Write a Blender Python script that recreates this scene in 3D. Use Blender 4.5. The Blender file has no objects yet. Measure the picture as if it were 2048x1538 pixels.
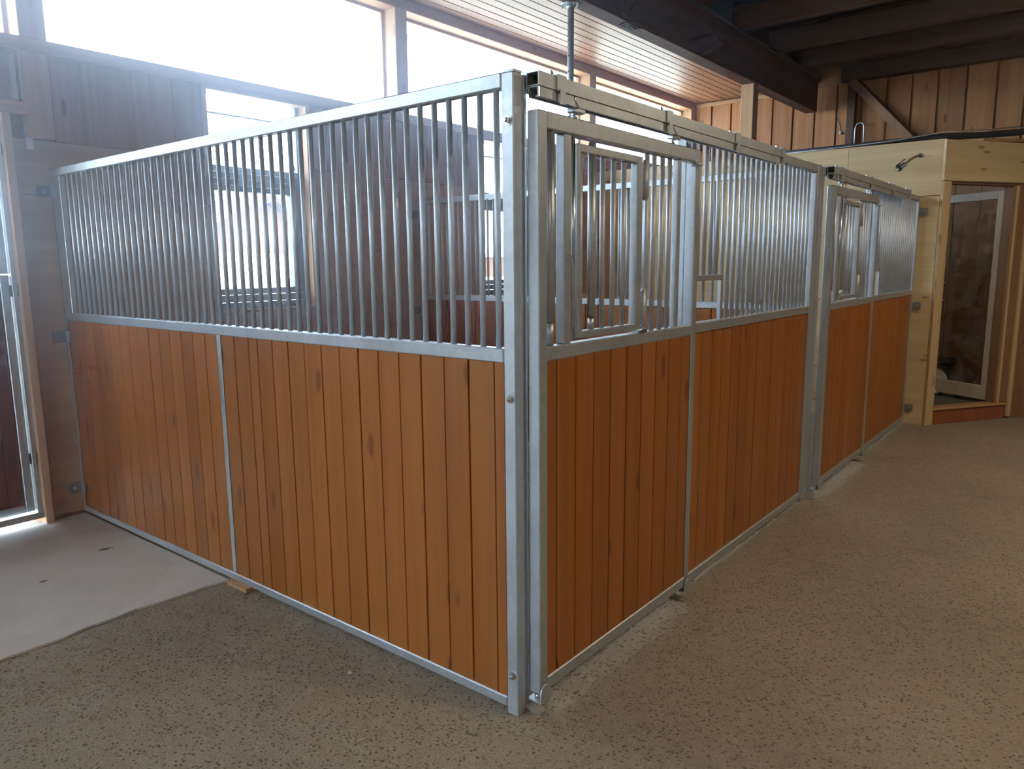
import bpy, bmesh, math, random
from mathutils import Vector, Matrix
random.seed(7)
S = bpy.context.scene
COL = S.collection

# ------------------------------------------------------------------ camera
CAM_POS = Vector((1.5951, -2.0010, 1.6789))
RIGHT = Vector((0.77983, 0.625931, -0.0086958))
UP = Vector((-0.0935886, 0.1303121, 0.9870461))
FWD = Vector((-0.6189559, 0.7689143, -0.1602013))
cd = bpy.data.cameras.new('camera')
cd.sensor_fit = 'HORIZONTAL'; cd.sensor_width = 36.0
cd.lens = 36.0 * 1493.675 / 2048.0
cd.clip_start = 0.05; cd.clip_end = 300
cam = bpy.data.objects.new('camera', cd); COL.objects.link(cam)
m = Matrix.Identity(4)
for i in range(3):
    m[i][0] = RIGHT[i]; m[i][1] = UP[i]; m[i][2] = -FWD[i]; m[i][3] = CAM_POS[i]
cam.matrix_world = m
S.camera = cam

# ------------------------------------------------------------------ world, sun, exposure
w = bpy.data.worlds.new('sky'); S.world = w; w.use_nodes = True
bg = w.node_tree.nodes['Background']
bg.inputs['Color'].default_value = (0.60, 0.78, 1.0, 1)
bg.inputs['Strength'].default_value = 14.0
sd = bpy.data.lights.new('sun', 'SUN'); sd.energy = 7.0; sd.angle = 0.02; sd.color = (1.0, 0.93, 0.82)
sun = bpy.data.objects.new('sun', sd); COL.objects.link(sun)
sun.rotation_euler = Vector((-0.42, -0.55, -0.85)).to_track_quat('-Z', 'Y').to_euler()
S.view_settings.view_transform = 'Standard'
S.view_settings.look = 'None'
S.view_settings.exposure = 0.15
S.view_settings.gamma = 1.0
S.view_settings.use_curve_mapping = False
ASSUMED_LAMP_POWER = 46.0  # drives the assumed aisle lamps added out of view
cy = S.cycles
cy.max_bounces = 6; cy.diffuse_bounces = 3; cy.glossy_bounces = 3; cy.transmission_bounces = 4; cy.volume_bounces = 0; cy.transparent_max_bounces = 12
cy.use_adaptive_sampling = True; cy.adaptive_threshold = 0.12; cy.adaptive_min_samples = 16
cy.use_denoising = True

# ------------------------------------------------------------------ materials
def new_mat(name):
    mt = bpy.data.materials.new(name); mt.use_nodes = True
    nt = mt.node_tree; b = nt.nodes['Principled BSDF']
    return mt, nt, b

def N(nt, kind, **kw):
    n = nt.nodes.new(kind)
    for k, v in kw.items():
        if k in n.inputs.keys(): n.inputs[k].default_value = v
        else: setattr(n, k, v)
    return n

def ramp(nt, stops):
    r = nt.nodes.new('ShaderNodeValToRGB')
    e = r.color_ramp.elements
    while len(e) < len(stops): e.new(0.5)
    for el, (p, c) in zip(e, stops):
        el.position = p
        el.color = (c[0], c[1], c[2], 1) if not isinstance(c, (int, float)) else (c, c, c, 1)
    return r

def obj_coords(nt):
    tc = nt.nodes.new('ShaderNodeTexCoord'); oi = nt.nodes.new('ShaderNodeObjectInfo')
    mul = N(nt, 'ShaderNodeVectorMath', operation='SCALE'); mul.inputs[0].default_value = (37.0, 53.0, 71.0)
    nt.links.new(oi.outputs['Random'], mul.inputs['Scale'])
    add = N(nt, 'ShaderNodeVectorMath', operation='ADD')
    nt.links.new(tc.outputs['Object'], add.inputs[0]); nt.links.new(mul.outputs[0], add.inputs[1])
    return add.outputs[0], oi.outputs['Random']

def wood(name, dark, light, axis='Z', rough=0.5, knots=0.6, var=0.18, bump=0.12, coat=0.0, gscale=1.0, knotscale=1.0):
    mt, nt, b = new_mat(name); L = nt.links
    vec, rnd = obj_coords(nt)
    sc = {'X': (0.9, 26, 26), 'Y': (26, 0.9, 26), 'Z': (26, 26, 0.9)}[axis]
    mp = N(nt, 'ShaderNodeMapping'); mp.inputs['Scale'].default_value = tuple(s * gscale for s in sc)
    L.new(vec, mp.inputs['Vector'])
    n1 = N(nt, 'ShaderNodeTexNoise', Scale=1.0, Detail=3.0, Roughness=0.62, Distortion=0.35); L.new(mp.outputs[0], n1.inputs['Vector'])
    mp3 = N(nt, 'ShaderNodeMapping'); mp3.inputs['Scale'].default_value = tuple(s * 0.28 * gscale for s in sc)
    L.new(vec, mp3.inputs['Vector'])
    n3 = N(nt, 'ShaderNodeTexNoise', Scale=1.0, Detail=2.0, Distortion=0.8); L.new(mp3.outputs[0], n3.inputs['Vector'])
    mixn = N(nt, 'ShaderNodeMath', operation='MULTIPLY_ADD'); L.new(n3.outputs['Fac'], mixn.inputs[0]); mixn.inputs[1].default_value = 0.55
    hm = N(nt, 'ShaderNodeMath', operation='MULTIPLY'); L.new(n1.outputs['Fac'], hm.inputs[0]); hm.inputs[1].default_value = 0.45
    L.new(hm.outputs[0], mixn.inputs[2])
    r = ramp(nt, [(0.34, dark), (0.62, light)]); L.new(mixn.outputs[0], r.inputs['Fac'])
    # knots
    ks = {'X': (2.2, 7, 7), 'Y': (7, 2.2, 7), 'Z': (7, 7, 2.2)}[axis]
    mp2 = N(nt, 'ShaderNodeMapping'); mp2.inputs['Scale'].default_value = tuple(s * knotscale for s in ks)
    L.new(vec, mp2.inputs['Vector'])
    vo = N(nt, 'ShaderNodeTexVoronoi', Scale=1.0); L.new(mp2.outputs[0], vo.inputs['Vector'])
    kr = ramp(nt, [(0.0, 1.0), (0.055, 0.75), (0.085, 1.0), (0.15, 0.0)]); L.new(vo.outputs['Distance'], kr.inputs['Fac'])
    km = N(nt, 'ShaderNodeMath', operation='MULTIPLY'); L.new(kr.outputs['Color'], km.inputs[0]); km.inputs[1].default_value = knots
    mx = N(nt, 'ShaderNodeMixRGB'); L.new(km.outputs[0], mx.inputs['Fac']); L.new(r.outputs['Color'], mx.inputs['Color1'])
    mx.inputs['Color2'].default_value = (dark[0] * .45, dark[1] * .35, dark[2] * .35, 1)
    hs = N(nt, 'ShaderNodeHueSaturation')
    va = N(nt, 'ShaderNodeMapRange'); va.inputs['To Min'].default_value = 1 - var; va.inputs['To Max'].default_value = 1 + var
    L.new(rnd, va.inputs['Value']); L.new(va.outputs[0], hs.inputs['Value']); L.new(mx.outputs[0], hs.inputs['Color'])
    L.new(hs.outputs[0], b.inputs['Base Color'])
    b.inputs['Roughness'].default_value = rough
    if coat: b.inputs['Coat Weight'].default_value = coat; b.inputs['Coat Roughness'].default_value = 0.35
    if bump >= 0.1:
        bp = N(nt, 'ShaderNodeBump', Strength=bump, Distance=0.004); L.new(mixn.outputs[0], bp.inputs['Height']); L.new(bp.outputs[0], b.inputs['Normal'])
    return mt

def metal(name, col, rough=0.4, metallic=0.9, spangle=0.25, sscale=16.0):
    mt, nt, b = new_mat(name); L = nt.links
    vec, rnd = obj_coords(nt)
    vo = N(nt, 'ShaderNodeTexVoronoi', Scale=sscale); L.new(vec, vo.inputs['Vector'])
    ns = N(nt, 'ShaderNodeTexNoise', Scale=9.0, Detail=4.0); L.new(vec, ns.inputs['Vector'])
    bw = N(nt, 'ShaderNodeRGBToBW'); L.new(vo.outputs['Color'], bw.inputs[0])
    ad = N(nt, 'ShaderNodeMath', operation='ADD'); L.new(bw.outputs[0], ad.inputs[0]); L.new(ns.outputs['Fac'], ad.inputs[1])
    mr = N(nt, 'ShaderNodeMapRange'); mr.inputs['From Min'].default_value = 0.5; mr.inputs['From Max'].default_value = 1.5
    mr.inputs['To Min'].default_value = 1 - spangle; mr.inputs['To Max'].default_value = 1 + spangle * .6
    L.new(ad.outputs[0], mr.inputs['Value'])
    hs = N(nt, 'ShaderNodeHueSaturation'); hs.inputs['Color'].default_value = (*col, 1); L.new(mr.outputs[0], hs.inputs['Value'])
    L.new(hs.outputs[0], b.inputs['Base Color'])
    rr = N(nt, 'ShaderNodeMapRange'); rr.inputs['To Min'].default_value = rough * .75; rr.inputs['To Max'].default_value = rough * 1.3
    L.new(ns.outputs['Fac'], rr.inputs['Value']); L.new(rr.outputs[0], b.inputs['Roughness'])
    b.inputs['Metallic'].default_value = metallic
    return mt

def plain(name, col, rough=0.6, metallic=0.0, nvar=0.12, nscale=8.0):
    mt, nt, b = new_mat(name); L = nt.links
    vec, rnd = obj_coords(nt)
    ns = N(nt, 'ShaderNodeTexNoise', Scale=nscale, Detail=4.0); L.new(vec, ns.inputs['Vector'])
    mr = N(nt, 'ShaderNodeMapRange'); mr.inputs['To Min'].default_value = 1 - nvar; mr.inputs['To Max'].default_value = 1 + nvar
    L.new(ns.outputs['Fac'], mr.inputs['Value'])
    hs = N(nt, 'ShaderNodeHueSaturation'); hs.inputs['Color'].default_value = (*col, 1); L.new(mr.outputs[0], hs.inputs['Value'])
    L.new(hs.outputs[0], b.inputs['Base Color'])
    b.inputs['Roughness'].default_value = rough; b.inputs['Metallic'].default_value = metallic
    return mt

def glass(name, tint=(1, 1, 1), refl=0.04, dirt=0.0):
    mt, nt, b = new_mat(name); L = nt.links
    tr = N(nt, 'ShaderNodeBsdfTransparent'); tr.inputs['Color'].default_value = (*tint, 1)
    gl = N(nt, 'ShaderNodeBsdfGlossy'); gl.inputs['Roughness'].default_value = 0.03
    mx = N(nt, 'ShaderNodeMixShader'); mx.inputs[0].default_value = refl; L.new(tr.outputs[0], mx.inputs[1]); L.new(gl.outputs[0], mx.inputs[2])
    out = nt.nodes['Material Output']
    if dirt:
        df = N(nt, 'ShaderNodeBsdfDiffuse'); df.inputs['Color'].default_value = (0.5, 0.45, 0.4, 1)
        tc = N(nt, 'ShaderNodeTexCoord'); ns = N(nt, 'ShaderNodeTexNoise', Scale=6.0, Detail=6.0, Distortion=1.0); L.new(tc.outputs['Object'], ns.inputs['Vector'])
        r = ramp(nt, [(0.4, 0.0), (0.8, dirt)]); L.new(ns.outputs['Fac'], r.inputs['Fac'])
        m2 = N(nt, 'ShaderNodeMixShader'); L.new(r.outputs['Color'], m2.inputs[0]); L.new(mx.outputs[0], m2.inputs[1]); L.new(df.outputs[0], m2.inputs[2])
        L.new(m2.outputs[0], out.inputs['Surface'])
    else:
        L.new(mx.outputs[0], out.inputs['Surface'])
    return mt

def ground_rough(name):
    mt, nt, b = new_mat(name); L = nt.links
    tc = N(nt, 'ShaderNodeTexCoord')
    wob = N(nt, 'ShaderNodeTexNoise', Scale=30.0, Detail=3.0); nt.links.new(tc.outputs['Object'], wob.inputs['Vector'])
    wsc = N(nt, 'ShaderNodeVectorMath', operation='MULTIPLY_ADD'); nt.links.new(wob.outputs['Color'], wsc.inputs[0]); wsc.inputs[1].default_value = (0.014, 0.014, 0.0); nt.links.new(tc.outputs['Object'], wsc.inputs[2])
    v = wsc.outputs[0]
    big = N(nt, 'ShaderNodeTexNoise', Scale=0.9, Detail=4.0); L.new(v, big.inputs['Vector'])
    mid = N(nt, 'ShaderNodeTexNoise', Scale=14.0, Detail=4.0, Roughness=0.7); L.new(v, mid.inputs['Vector'])
    vo = N(nt, 'ShaderNodeTexVoronoi', Scale=95.0); L.new(v, vo.inputs['Vector'])
    vo2 = N(nt, 'ShaderNodeTexVoronoi', Scale=62.0); L.new(v, vo2.inputs['Vector'])
    fine = N(nt, 'ShaderNodeTexNoise', Scale=120.0, Detail=3.0); L.new(v, fine.inputs['Vector'])
    r = ramp(nt, [(0.25, (0.235, 0.190, 0.130)), (0.5, (0.335, 0.275, 0.194)), (0.8, (0.445, 0.375, 0.276))])
    a1 = N(nt, 'ShaderNodeMath', operation='MULTIPLY_ADD'); L.new(big.outputs['Fac'], a1.inputs[0]); a1.inputs[1].default_value = 0.55
    a2 = N(nt, 'ShaderNodeMath', operation='MULTIPLY'); L.new(mid.outputs['Fac'], a2.inputs[0]); a2.inputs[1].default_value = 0.45
    L.new(a2.outputs[0], a1.inputs[2]); L.new(a1.outputs[0], r.inputs['Fac'])
    # dark aggregate pits and pale stones
    rr = ramp(nt, [(0.0, 1.0), (0.16, 0.9), (0.42, 0.0)]); L.new(vo2.outputs['Distance'], rr.inputs['Fac'])
    sel = ramp(nt, [(0.34, 0.0), (0.60, 1.0)]); bwc = N(nt, 'ShaderNodeRGBToBW'); L.new(vo2.outputs['Color'], bwc.inputs[0]); L.new(bwc.outputs[0], sel.inputs['Fac'])
    pm = N(nt, 'ShaderNodeMath', operation='MULTIPLY'); L.new(rr.outputs['Color'], pm.inputs[0]); L.new(sel.outputs['Color'], pm.inputs[1])
    pk = N(nt, 'ShaderNodeMath', operation='MULTIPLY'); L.new(pm.outputs[0], pk.inputs[0]); pk.inputs[1].default_value = 0.75
    mx = N(nt, 'ShaderNodeMixRGB'); L.new(pk.outputs[0], mx.inputs['Fac']); L.new(r.outputs['Color'], mx.inputs['Color1']); mx.inputs['Color2'].default_value = (0.050, 0.036, 0.026, 1)
    fr = ramp(nt, [(0.30, 0.55), (0.60, 1.12)]); L.new(fine.outputs['Fac'], fr.inputs['Fac'])
    fm = N(nt, 'ShaderNodeMixRGB', blend_type='MULTIPLY'); fm.inputs['Fac'].default_value = 0.8; L.new(mx.outputs[0], fm.inputs['Color1']); L.new(fr.outputs['Color'], fm.inputs['Color2']); mx = fm
    rs = ramp(nt, [(0.0, 1.0), (0.22, 0.7), (0.34, 0.0)]); L.new(vo.outputs['Distance'], rs.inputs['Fac'])
    bw2 = N(nt, 'ShaderNodeRGBToBW'); L.new(vo.outputs['Color'], bw2.inputs[0])
    sel2 = ramp(nt, [(0.56, 0.0), (0.64, 0.45)]); L.new(bw2.outputs[0], sel2.inputs['Fac'])
    pm2 = N(nt, 'ShaderNodeMath', operation='MULTIPLY'); L.new(rs.outputs['Color'], pm2.inputs[0]); L.new(sel2.outputs['Color'], pm2.inputs[1])
    mx2 = N(nt, 'ShaderNodeMixRGB'); L.new(pm2.outputs[0], mx2.inputs['Fac']); L.new(mx.outputs[0], mx2.inputs['Color1']); mx2.inputs['Color2'].default_value = (0.38, 0.32, 0.25, 1)
    L.new(mx2.outputs[0], b.inputs['Base Color'])
    b.inputs['Roughness'].default_value = 0.85
    h1 = N(nt, 'ShaderNodeMath', operation='MULTIPLY_ADD'); L.new(pm.outputs[0], h1.inputs[0]); h1.inputs[1].default_value = -0.8; L.new(mid.outputs['Fac'], h1.inputs[2])
    h2 = N(nt, 'ShaderNodeMath', operation='MULTIPLY_ADD'); L.new(fine.outputs['Fac'], h2.inputs[0]); h2.inputs[1].default_value = 0.35; L.new(h1.outputs[0], h2.inputs[2])
    bp = N(nt, 'ShaderNodeBump', Strength=0.7, Distance=0.007); L.new(h2.outputs[0], bp.inputs['Height']); L.new(bp.outputs[0], b.inputs['Normal'])
    return mt

def concrete(name, c0, c1):
    mt, nt, b = new_mat(name); L = nt.links
    tc = N(nt, 'ShaderNodeTexCoord'); v = tc.outputs['Object']
    n1 = N(nt, 'ShaderNodeTexNoise', Scale=1.6, Detail=6.0, Roughness=0.65); L.new(v, n1.inputs['Vector'])
    n2 = N(nt, 'ShaderNodeTexNoise', Scale=60.0, Detail=4.0); L.new(v, n2.inputs['Vector'])
    a = N(nt, 'ShaderNodeMath', operation='MULTIPLY_ADD'); L.new(n2.outputs['Fac'], a.inputs[0]); a.inputs[1].default_value = 0.3; L.new(n1.outputs['Fac'], a.inputs[2])
    r = ramp(nt, [(0.45, c0), (0.85, c1)]); L.new(a.outputs[0], r.inputs['Fac']); L.new(r.outputs['Color'], b.inputs['Base Color'])
    b.inputs['Roughness'].default_value = 0.75
    bp = N(nt, 'ShaderNodeBump', Strength=0.25, Distance=0.004); L.new(a.outputs[0], bp.inputs['Height']); L.new(bp.outputs[0], b.inputs['Normal'])
    return mt

M = {}
M['galv'] = metal('galvanised_steel', (0.60, 0.635, 0.66), 0.42, 0.80, 0.08, 45.0)
M['bars'] = metal('galvanised_tube', (0.62, 0.655, 0.69), 0.48, 0.58, 0.06, 45.0)
M['zinc'] = metal('bright_zinc', (0.72, 0.75, 0.78), 0.22, 0.95, 0.1)
M['dusty'] = metal('dusty_galvanised', (0.30, 0.26, 0.20), 0.6, 0.3, 0.2)
M['bracket'] = metal('dull_bracket', (0.24, 0.23, 0.20), 0.6, 0.4, 0.2)
M['darksteel'] = metal('dark_steel', (0.10, 0.11, 0.12), 0.45, 0.7, 0.2)
M['plank'] = wood('glazed_larch', (0.295, 0.088, 0.011), (0.390, 0.130, 0.018), 'Z', 0.45, 0.85, 0.09, 0.10, 0.10)
M['plankred'] = wood('red_brown_planks', (0.150, 0.036, 0.016), (0.220, 0.058, 0.024), 'Z', 0.5, 0.5, 0.12, 0.1)
M['plyH'] = wood('spruce_plywood_across', (0.42, 0.235, 0.115), (0.56, 0.355, 0.185), 'Y', 0.6, 0.5, 0.06, 0.05, gscale=0.7)
M['plyX'] = wood('spruce_plywood_cabin', (0.54, 0.38, 0.185), (0.68, 0.51, 0.28), 'X', 0.6, 0.85, 0.05, 0.05, gscale=0.9, knotscale=1.3)
M['spruceY'] = wood('spruce_beam_along', (0.42, 0.21, 0.095), (0.56, 0.315, 0.150), 'Y', 0.6, 0.5, 0.08, 0.08)
M['spruceZ'] = wood('spruce_post', (0.43, 0.23, 0.105), (0.58, 0.345, 0.170), 'Z', 0.6, 0.5, 0.08, 0.08)
M['spruceX'] = wood('spruce_beam_cross', (0.40, 0.20, 0.09), (0.54, 0.30, 0.14), 'X', 0.6, 0.5, 0.08, 0.08)
M['boardZ'] = wood('pine_wall_boards', (0.30, 0.130, 0.050), (0.44, 0.215, 0.090), 'Z', 0.6, 0.8, 0.14, 0.06)
M['endboard'] = wood('end_wall_boards', (0.34, 0.125, 0.038), (0.50, 0.225, 0.080), 'Z', 0.6, 0.9, 0.16, 0.06)
M['soffit'] = wood('soffit_boards', (0.30, 0.120, 0.050), (0.39, 0.175, 0.083), 'Y', 0.40, 0.35, 0.08, 0.05)
M['beam'] = wood('dark_glulam_beam', (0.115, 0.050, 0.032), (0.170, 0.080, 0.050), 'Y', 0.6, 0.3, 0.06, 0.06)
M['joist'] = wood('dark_joist', (0.090, 0.040, 0.024), (0.150, 0.072, 0.042), 'X', 0.7, 0.3, 0.15, 0.0)
M['roof'] = wood('dark_roof_boards', (0.030, 0.022, 0.020), (0.055, 0.040, 0.034), 'Y', 0.8, 0.2, 0.15, 0.0)  # near-black base colour over all the roof boards
M['brown'] = wood('brown_cabin_boards', (0.23, 0.105, 0.045), (0.33, 0.165, 0.075), 'Z', 0.6, 0.6, 0.1, 0.1)
M['lining'] = wood('cabin_lining', (0.48, 0.280, 0.150), (0.60, 0.370, 0.205), 'Z', 0.6, 0.5, 0.08, 0.05)
M['redwood'] = wood('red_stained_jamb', (0.25, 0.072, 0.026), (0.34, 0.110, 0.040), 'Z', 0.5, 0.4, 0.1, 0.1)
M['whitewood'] = wood('bleached_door_frame', (0.56, 0.47, 0.35), (0.66, 0.57, 0.44), 'Z', 0.5, 0.3, 0.06, 0.05)
M['floor'] = ground_rough('rough_washed_concrete')
M['slab'] = concrete('smooth_pale_concrete', (0.54, 0.485, 0.415), (0.72, 0.665, 0.585))
M['cabinfloor'] = concrete('dark_cabin_floor', (0.09, 0.08, 0.075), (0.15, 0.135, 0.125))
M['grey'] = plain('grey_window_metal', (0.16, 0.17, 0.185), 0.45, 0.3)
M['greyboard'] = wood('weathered_grey_boards', (0.105, 0.108, 0.112), (0.165, 0.170, 0.176), 'Z', 0.8, 0.3, 0.1, 0.0)
M['paleZ'] = wood('pale_trim', (0.54, 0.38, 0.18), (0.66, 0.48, 0.25), 'Z', 0.6, 0.6, 0.05, 0.05)
M['black'] = plain('black_plastic', (0.018, 0.018, 0.020), 0.45)
M['white'] = plain('white_plastic', (0.62, 0.62, 0.62), 0.5)
M['copper'] = metal('aged_copper', (0.32, 0.17, 0.09), 0.4, 0.9, 0.3)
M['brass'] = metal('grey_brass', (0.42, 0.42, 0.40), 0.3, 0.9, 0.2)
M['rubber'] = plain('dark_rubber', (0.03, 0.03, 0.033), 0.7)
M['straw'] = plain('dry_straw', (0.55, 0.42, 0.20), 0.7)
M['leaf'] = plain('dead_leaf', (0.10, 0.055, 0.03), 0.8)
M['stone'] = plain('pale_pebble', (0.45, 0.40, 0.34), 0.8)
M['glass'] = glass('clear_window_glass')
M['glassdoor'] = glass('scratched_acrylic', (0.97, 0.95, 0.92), 0.05, 0.30)
M['yard'] = plain('sunlit_yard', (0.55, 0.56, 0.46), 0.9, 0, 0.2, 1.5)
M['housewood'] = wood('house_cladding', (0.105, 0.038, 0.009), (0.140, 0.054, 0.014), 'Z', 0.6, 0.3, 0.05, 0.05)
M['plaster'] = plain('white_render', (0.80, 0.79, 0.76), 0.8)
M['tiles'] = plain('red_roof_tiles', (0.055, 0.018, 0.011), 0.7, 0, 0.3, 20)
M['eave'] = plain('pale_eave', (0.70, 0.68, 0.64), 0.7)

# ------------------------------------------------------------------ mesh helpers
WPOS = {}
CACHE = {}
def link(name, me, mat, loc=(0, 0, 0), parent=None, rot=None):
    o = bpy.data.objects.new(name, me); COL.objects.link(o)
    if mat is not None and me is not None and not me.materials: me.materials.append(M[mat])
    loc = Vector(loc)
    WPOS[o.name] = loc
    if parent is not None:
        o.parent = parent; o.location = loc - WPOS[parent.name]
    else:
        o.location = loc
    if rot is not None: o.rotation_euler = rot
    return o

def root(name, loc, label=None, cat=None, group=None, kind=None):
    o = bpy.data.objects.new(name, None); COL.objects.link(o); o.empty_display_size = 0.1
    o.location = loc; WPOS[o.name] = Vector(loc)
    return tag(o, label, cat, group, kind)

def tag(o, label=None, cat=None, group=None, kind=None):
    if label: o['label'] = label
    if cat: o['category'] = cat
    if group: o['group'] = group
    if kind: o['kind'] = kind
    return o

def bm_box(bm, x0, x1, y0, y1, z0, z1):
    v = [bm.verts.new(p) for p in ((x0, y0, z0), (x1, y0, z0), (x1, y1, z0), (x0, y1, z0), (x0, y0, z1), (x1, y0, z1), (x1, y1, z1), (x0, y1, z1))]
    for f in ((0, 3, 2, 1), (4, 5, 6, 7), (0, 1, 5, 4), (1, 2, 6, 5), (2, 3, 7, 6), (3, 0, 4, 7)):
        bm.faces.new([v[i] for i in f])
    return v

def bm_cyl(bm, p0, p1, r0, r1=None, n=12, caps=True, smooth=None):
    p0 = Vector(p0); p1 = Vector(p1); r1 = r0 if r1 is None else r1
    d = (p1 - p0).normalized()
    a = d.orthogonal().normalized(); b = d.cross(a)
    r_a = []; r_b = []
    for i in range(n):
        t = 2 * math.pi * i / n; q = a * math.cos(t) + b * math.sin(t)
        r_a.append(bm.verts.new(p0 + q * r0)); r_b.append(bm.verts.new(p1 + q * r1))
    for i in range(n):
        f = bm.faces.new([r_a[i], r_a[(i + 1) % n], r_b[(i + 1) % n], r_b[i]]); f.smooth = n > 6
    if caps:
        bm.faces.new(list(reversed(r_a))); bm.faces.new(r_b)

def bm_tube(bm, pts, r, n=8):
    pts = [Vector(p) for p in pts]; rings = []
    prev = None
    for i, p in enumerate(pts):
        d = (pts[min(i + 1, len(pts) - 1)] - pts[max(i - 1, 0)]).normalized()
        a = d.orthogonal().normalized() if prev is None else (prev - d * prev.dot(d)).normalized()
        prev = a; b = d.cross(a)
        rings.append([bm.verts.new(p + (a * math.cos(2 * math.pi * k / n) + b * math.sin(2 * math.pi * k / n)) * r) for k in range(n)])
    for r0, r1 in zip(rings, rings[1:]):
        for k in range(n):
            f = bm.faces.new([r0[k], r0[(k + 1) % n], r1[(k + 1) % n], r1[k]]); f.smooth = True
    bm.faces.new(list(reversed(rings[0]))); bm.faces.new(rings[-1])

def finish(bm, name, bevel=0.0, seg=1):
    if bevel:
        bmesh.ops.bevel(bm, geom=list(bm.edges), offset=bevel, segments=seg, affect='EDGES', profile=0.5)
    bmesh.ops.recalc_face_normals(bm, faces=bm.faces)
    me = bpy.data.meshes.new(name); bm.to_mesh(me); bm.free()
    return me

def box_mesh(dx, dy, dz, bevel, mat):
    key = (round(dx, 4), round(dy, 4), round(dz, 4), bevel, mat)
    if key not in CACHE:
        bm = bmesh.new(); bm_box(bm, 0, dx, 0, dy, 0, dz)
        me = finish(bm, 'box', bevel); me.materials.append(M[mat]); CACHE[key] = me
    return CACHE[key]

def box(name, x0, x1, y0, y1, z0, z1, mat, parent=None, bevel=0.0):
    return link(name, box_mesh(x1 - x0, y1 - y0, z1 - z0, bevel, mat), None, (x0, y0, z0), parent)

def cyl_mesh(r, h, n, mat):
    key = ('c', round(r, 5), round(h, 4), n, mat)
    if key not in CACHE:
        bm = bmesh.new(); bm_cyl(bm, (0, 0, 0), (0, 0, h), r, n=n)
        me = finish(bm, 'rod'); me.materials.append(M[mat]); CACHE[key] = me
    return CACHE[key]

def bar(x, y, z0, z1, r=0.0108, name='bar', mat='bars', parent=None, n=12):
    return link(name, cyl_mesh(r, z1 - z0, n, mat), None, (x, y, z0), parent)

def from_bm(name, bm, mat, parent=None, loc=(0, 0, 0), bevel=0.0):
    """bm given in world coordinates relative to loc"""
    me = finish(bm, name, bevel); me.materials.append(M[mat])
    return link(name, me, None, loc, parent)

def bolt(parent, x, y, z, d, r=0.014, name='bolt', mat='zinc'):
    """domed nut with washer looking along d"""
    d = Vector(d).normalized(); bm = bmesh.new()
    bm_cyl(bm, (0, 0, 0), d * 0.004, r, n=14)
    bm_cyl(bm, d * 0.004, d * 0.013, r * 0.72, n=6)
    bm_cyl(bm, d * 0.013, d * 0.020, r * 0.58, r * 0.30, n=10)
    return from_bm(name, bm, mat, parent, (x, y, z))

# plank with V-grooved edges; runs vertically, face looks along axis
def plank_mesh(wd, h, t, axis, mat):
    key = ('p', round(wd, 4), round(h, 4), t, axis, mat)
    if key in CACHE: return CACHE[key]
    c = 0.0012; g = 0.0030; k = 0.011
    prof = [(g + c, 0), (wd - g - c, 0), (wd - g, c), (wd - g, k), (wd, k), (wd, t - k), (wd - g, t - k), (wd - g, t - c), (wd - g - c, t), (g + c, t), (g, t - c), (g, t - k), (0, t - k), (0, k), (g, k), (g, c)]
    bm = bmesh.new(); lo = []; hi = []
    for u, v in prof:
        p = (u, v) if axis == 'Y' else (v, u)
        lo.append(bm.verts.new((p[0], p[1], 0))); hi.append(bm.verts.new((p[0], p[1], h)))
    for i in range(16):
        bm.faces.new([lo[i], lo[(i + 1) % 16], hi[(i + 1) % 16], hi[i]])
    bm.faces.new(lo); bm.faces.new(hi)
    me = finish(bm, 'plank'); me.materials.append(M[mat]); CACHE[key] = me
    return me

def planks_x(xs, y, z0, z1, parent, t=0.028, mat='plank'):
    xs = sorted(xs)
    for a, b_ in zip(xs, xs[1:]):
        link('plank', plank_mesh(b_ - a, z1 - z0, t, 'Y', mat), None, (a, y + random.uniform(-.0012, .0012), z0), parent)

def planks_y(ys, x, z0, z1, parent, t=0.028, mat='plank'):
    ys = sorted(ys)
    for a, b_ in zip(ys, ys[1:]):
        link('plank', plank_mesh(b_ - a, z1 - z0, t, 'X', mat), None, (x + random.uniform(-.0012, .0012), a, z0), parent)

def seams(a, b_, pitch, first=None):
    out = [a]; p = a + (first if first else pitch)
    while p < b_ - 0.02:
        out.append(p); p += pitch
    out.append(b_); return out

# ------------------------------------------------------------------ floor and ground
def grid_floor():
    bm = bmesh.new(); bm_box(bm, -3.98, 4.5, -7.0, 9.4, -0.2, 0.0)
    return from_bm('floor', bm, 'floor')
fl = tag(grid_floor(), 'rough brown washed concrete floor of the stable aisle', 'floor', kind='structure')
# smooth slab whose front edge is slightly ragged
bm = bmesh.new()
edge = []
n = 60
for i in range(n + 1):
    y = -6.9 + 6.9 * i / n
    edge.append((-2.0 + random.uniform(-.016, .016) + 0.02 * math.sin(y * 3.1), y))
lo = [(-3.80, -6.9)] + [e for e in edge] + [(-3.80, 0.0)]
vb = [bm.verts.new((x, y, 0.0005)) for x, y in lo]; vt = [bm.verts.new((x, y, 0.012)) for x, y in lo]
bm.faces.new(vt)
for i in range(len(lo)):
    j = (i + 1) % len(lo); bm.faces.new([vb[i], vb[j], vt[j], vt[i]])
tag(from_bm('floor_slab', bm, 'slab'), 'smooth pale concrete slab in front of the split door', 'floor', kind='structure')
bm = bmesh.new(); bm_box(bm, -80, 60, -60, 60, -0.35, -0.21)
tag(from_bm('ground', bm, 'yard'), 'bright sunlit yard outside the windows', 'ground', kind='structure')

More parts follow.
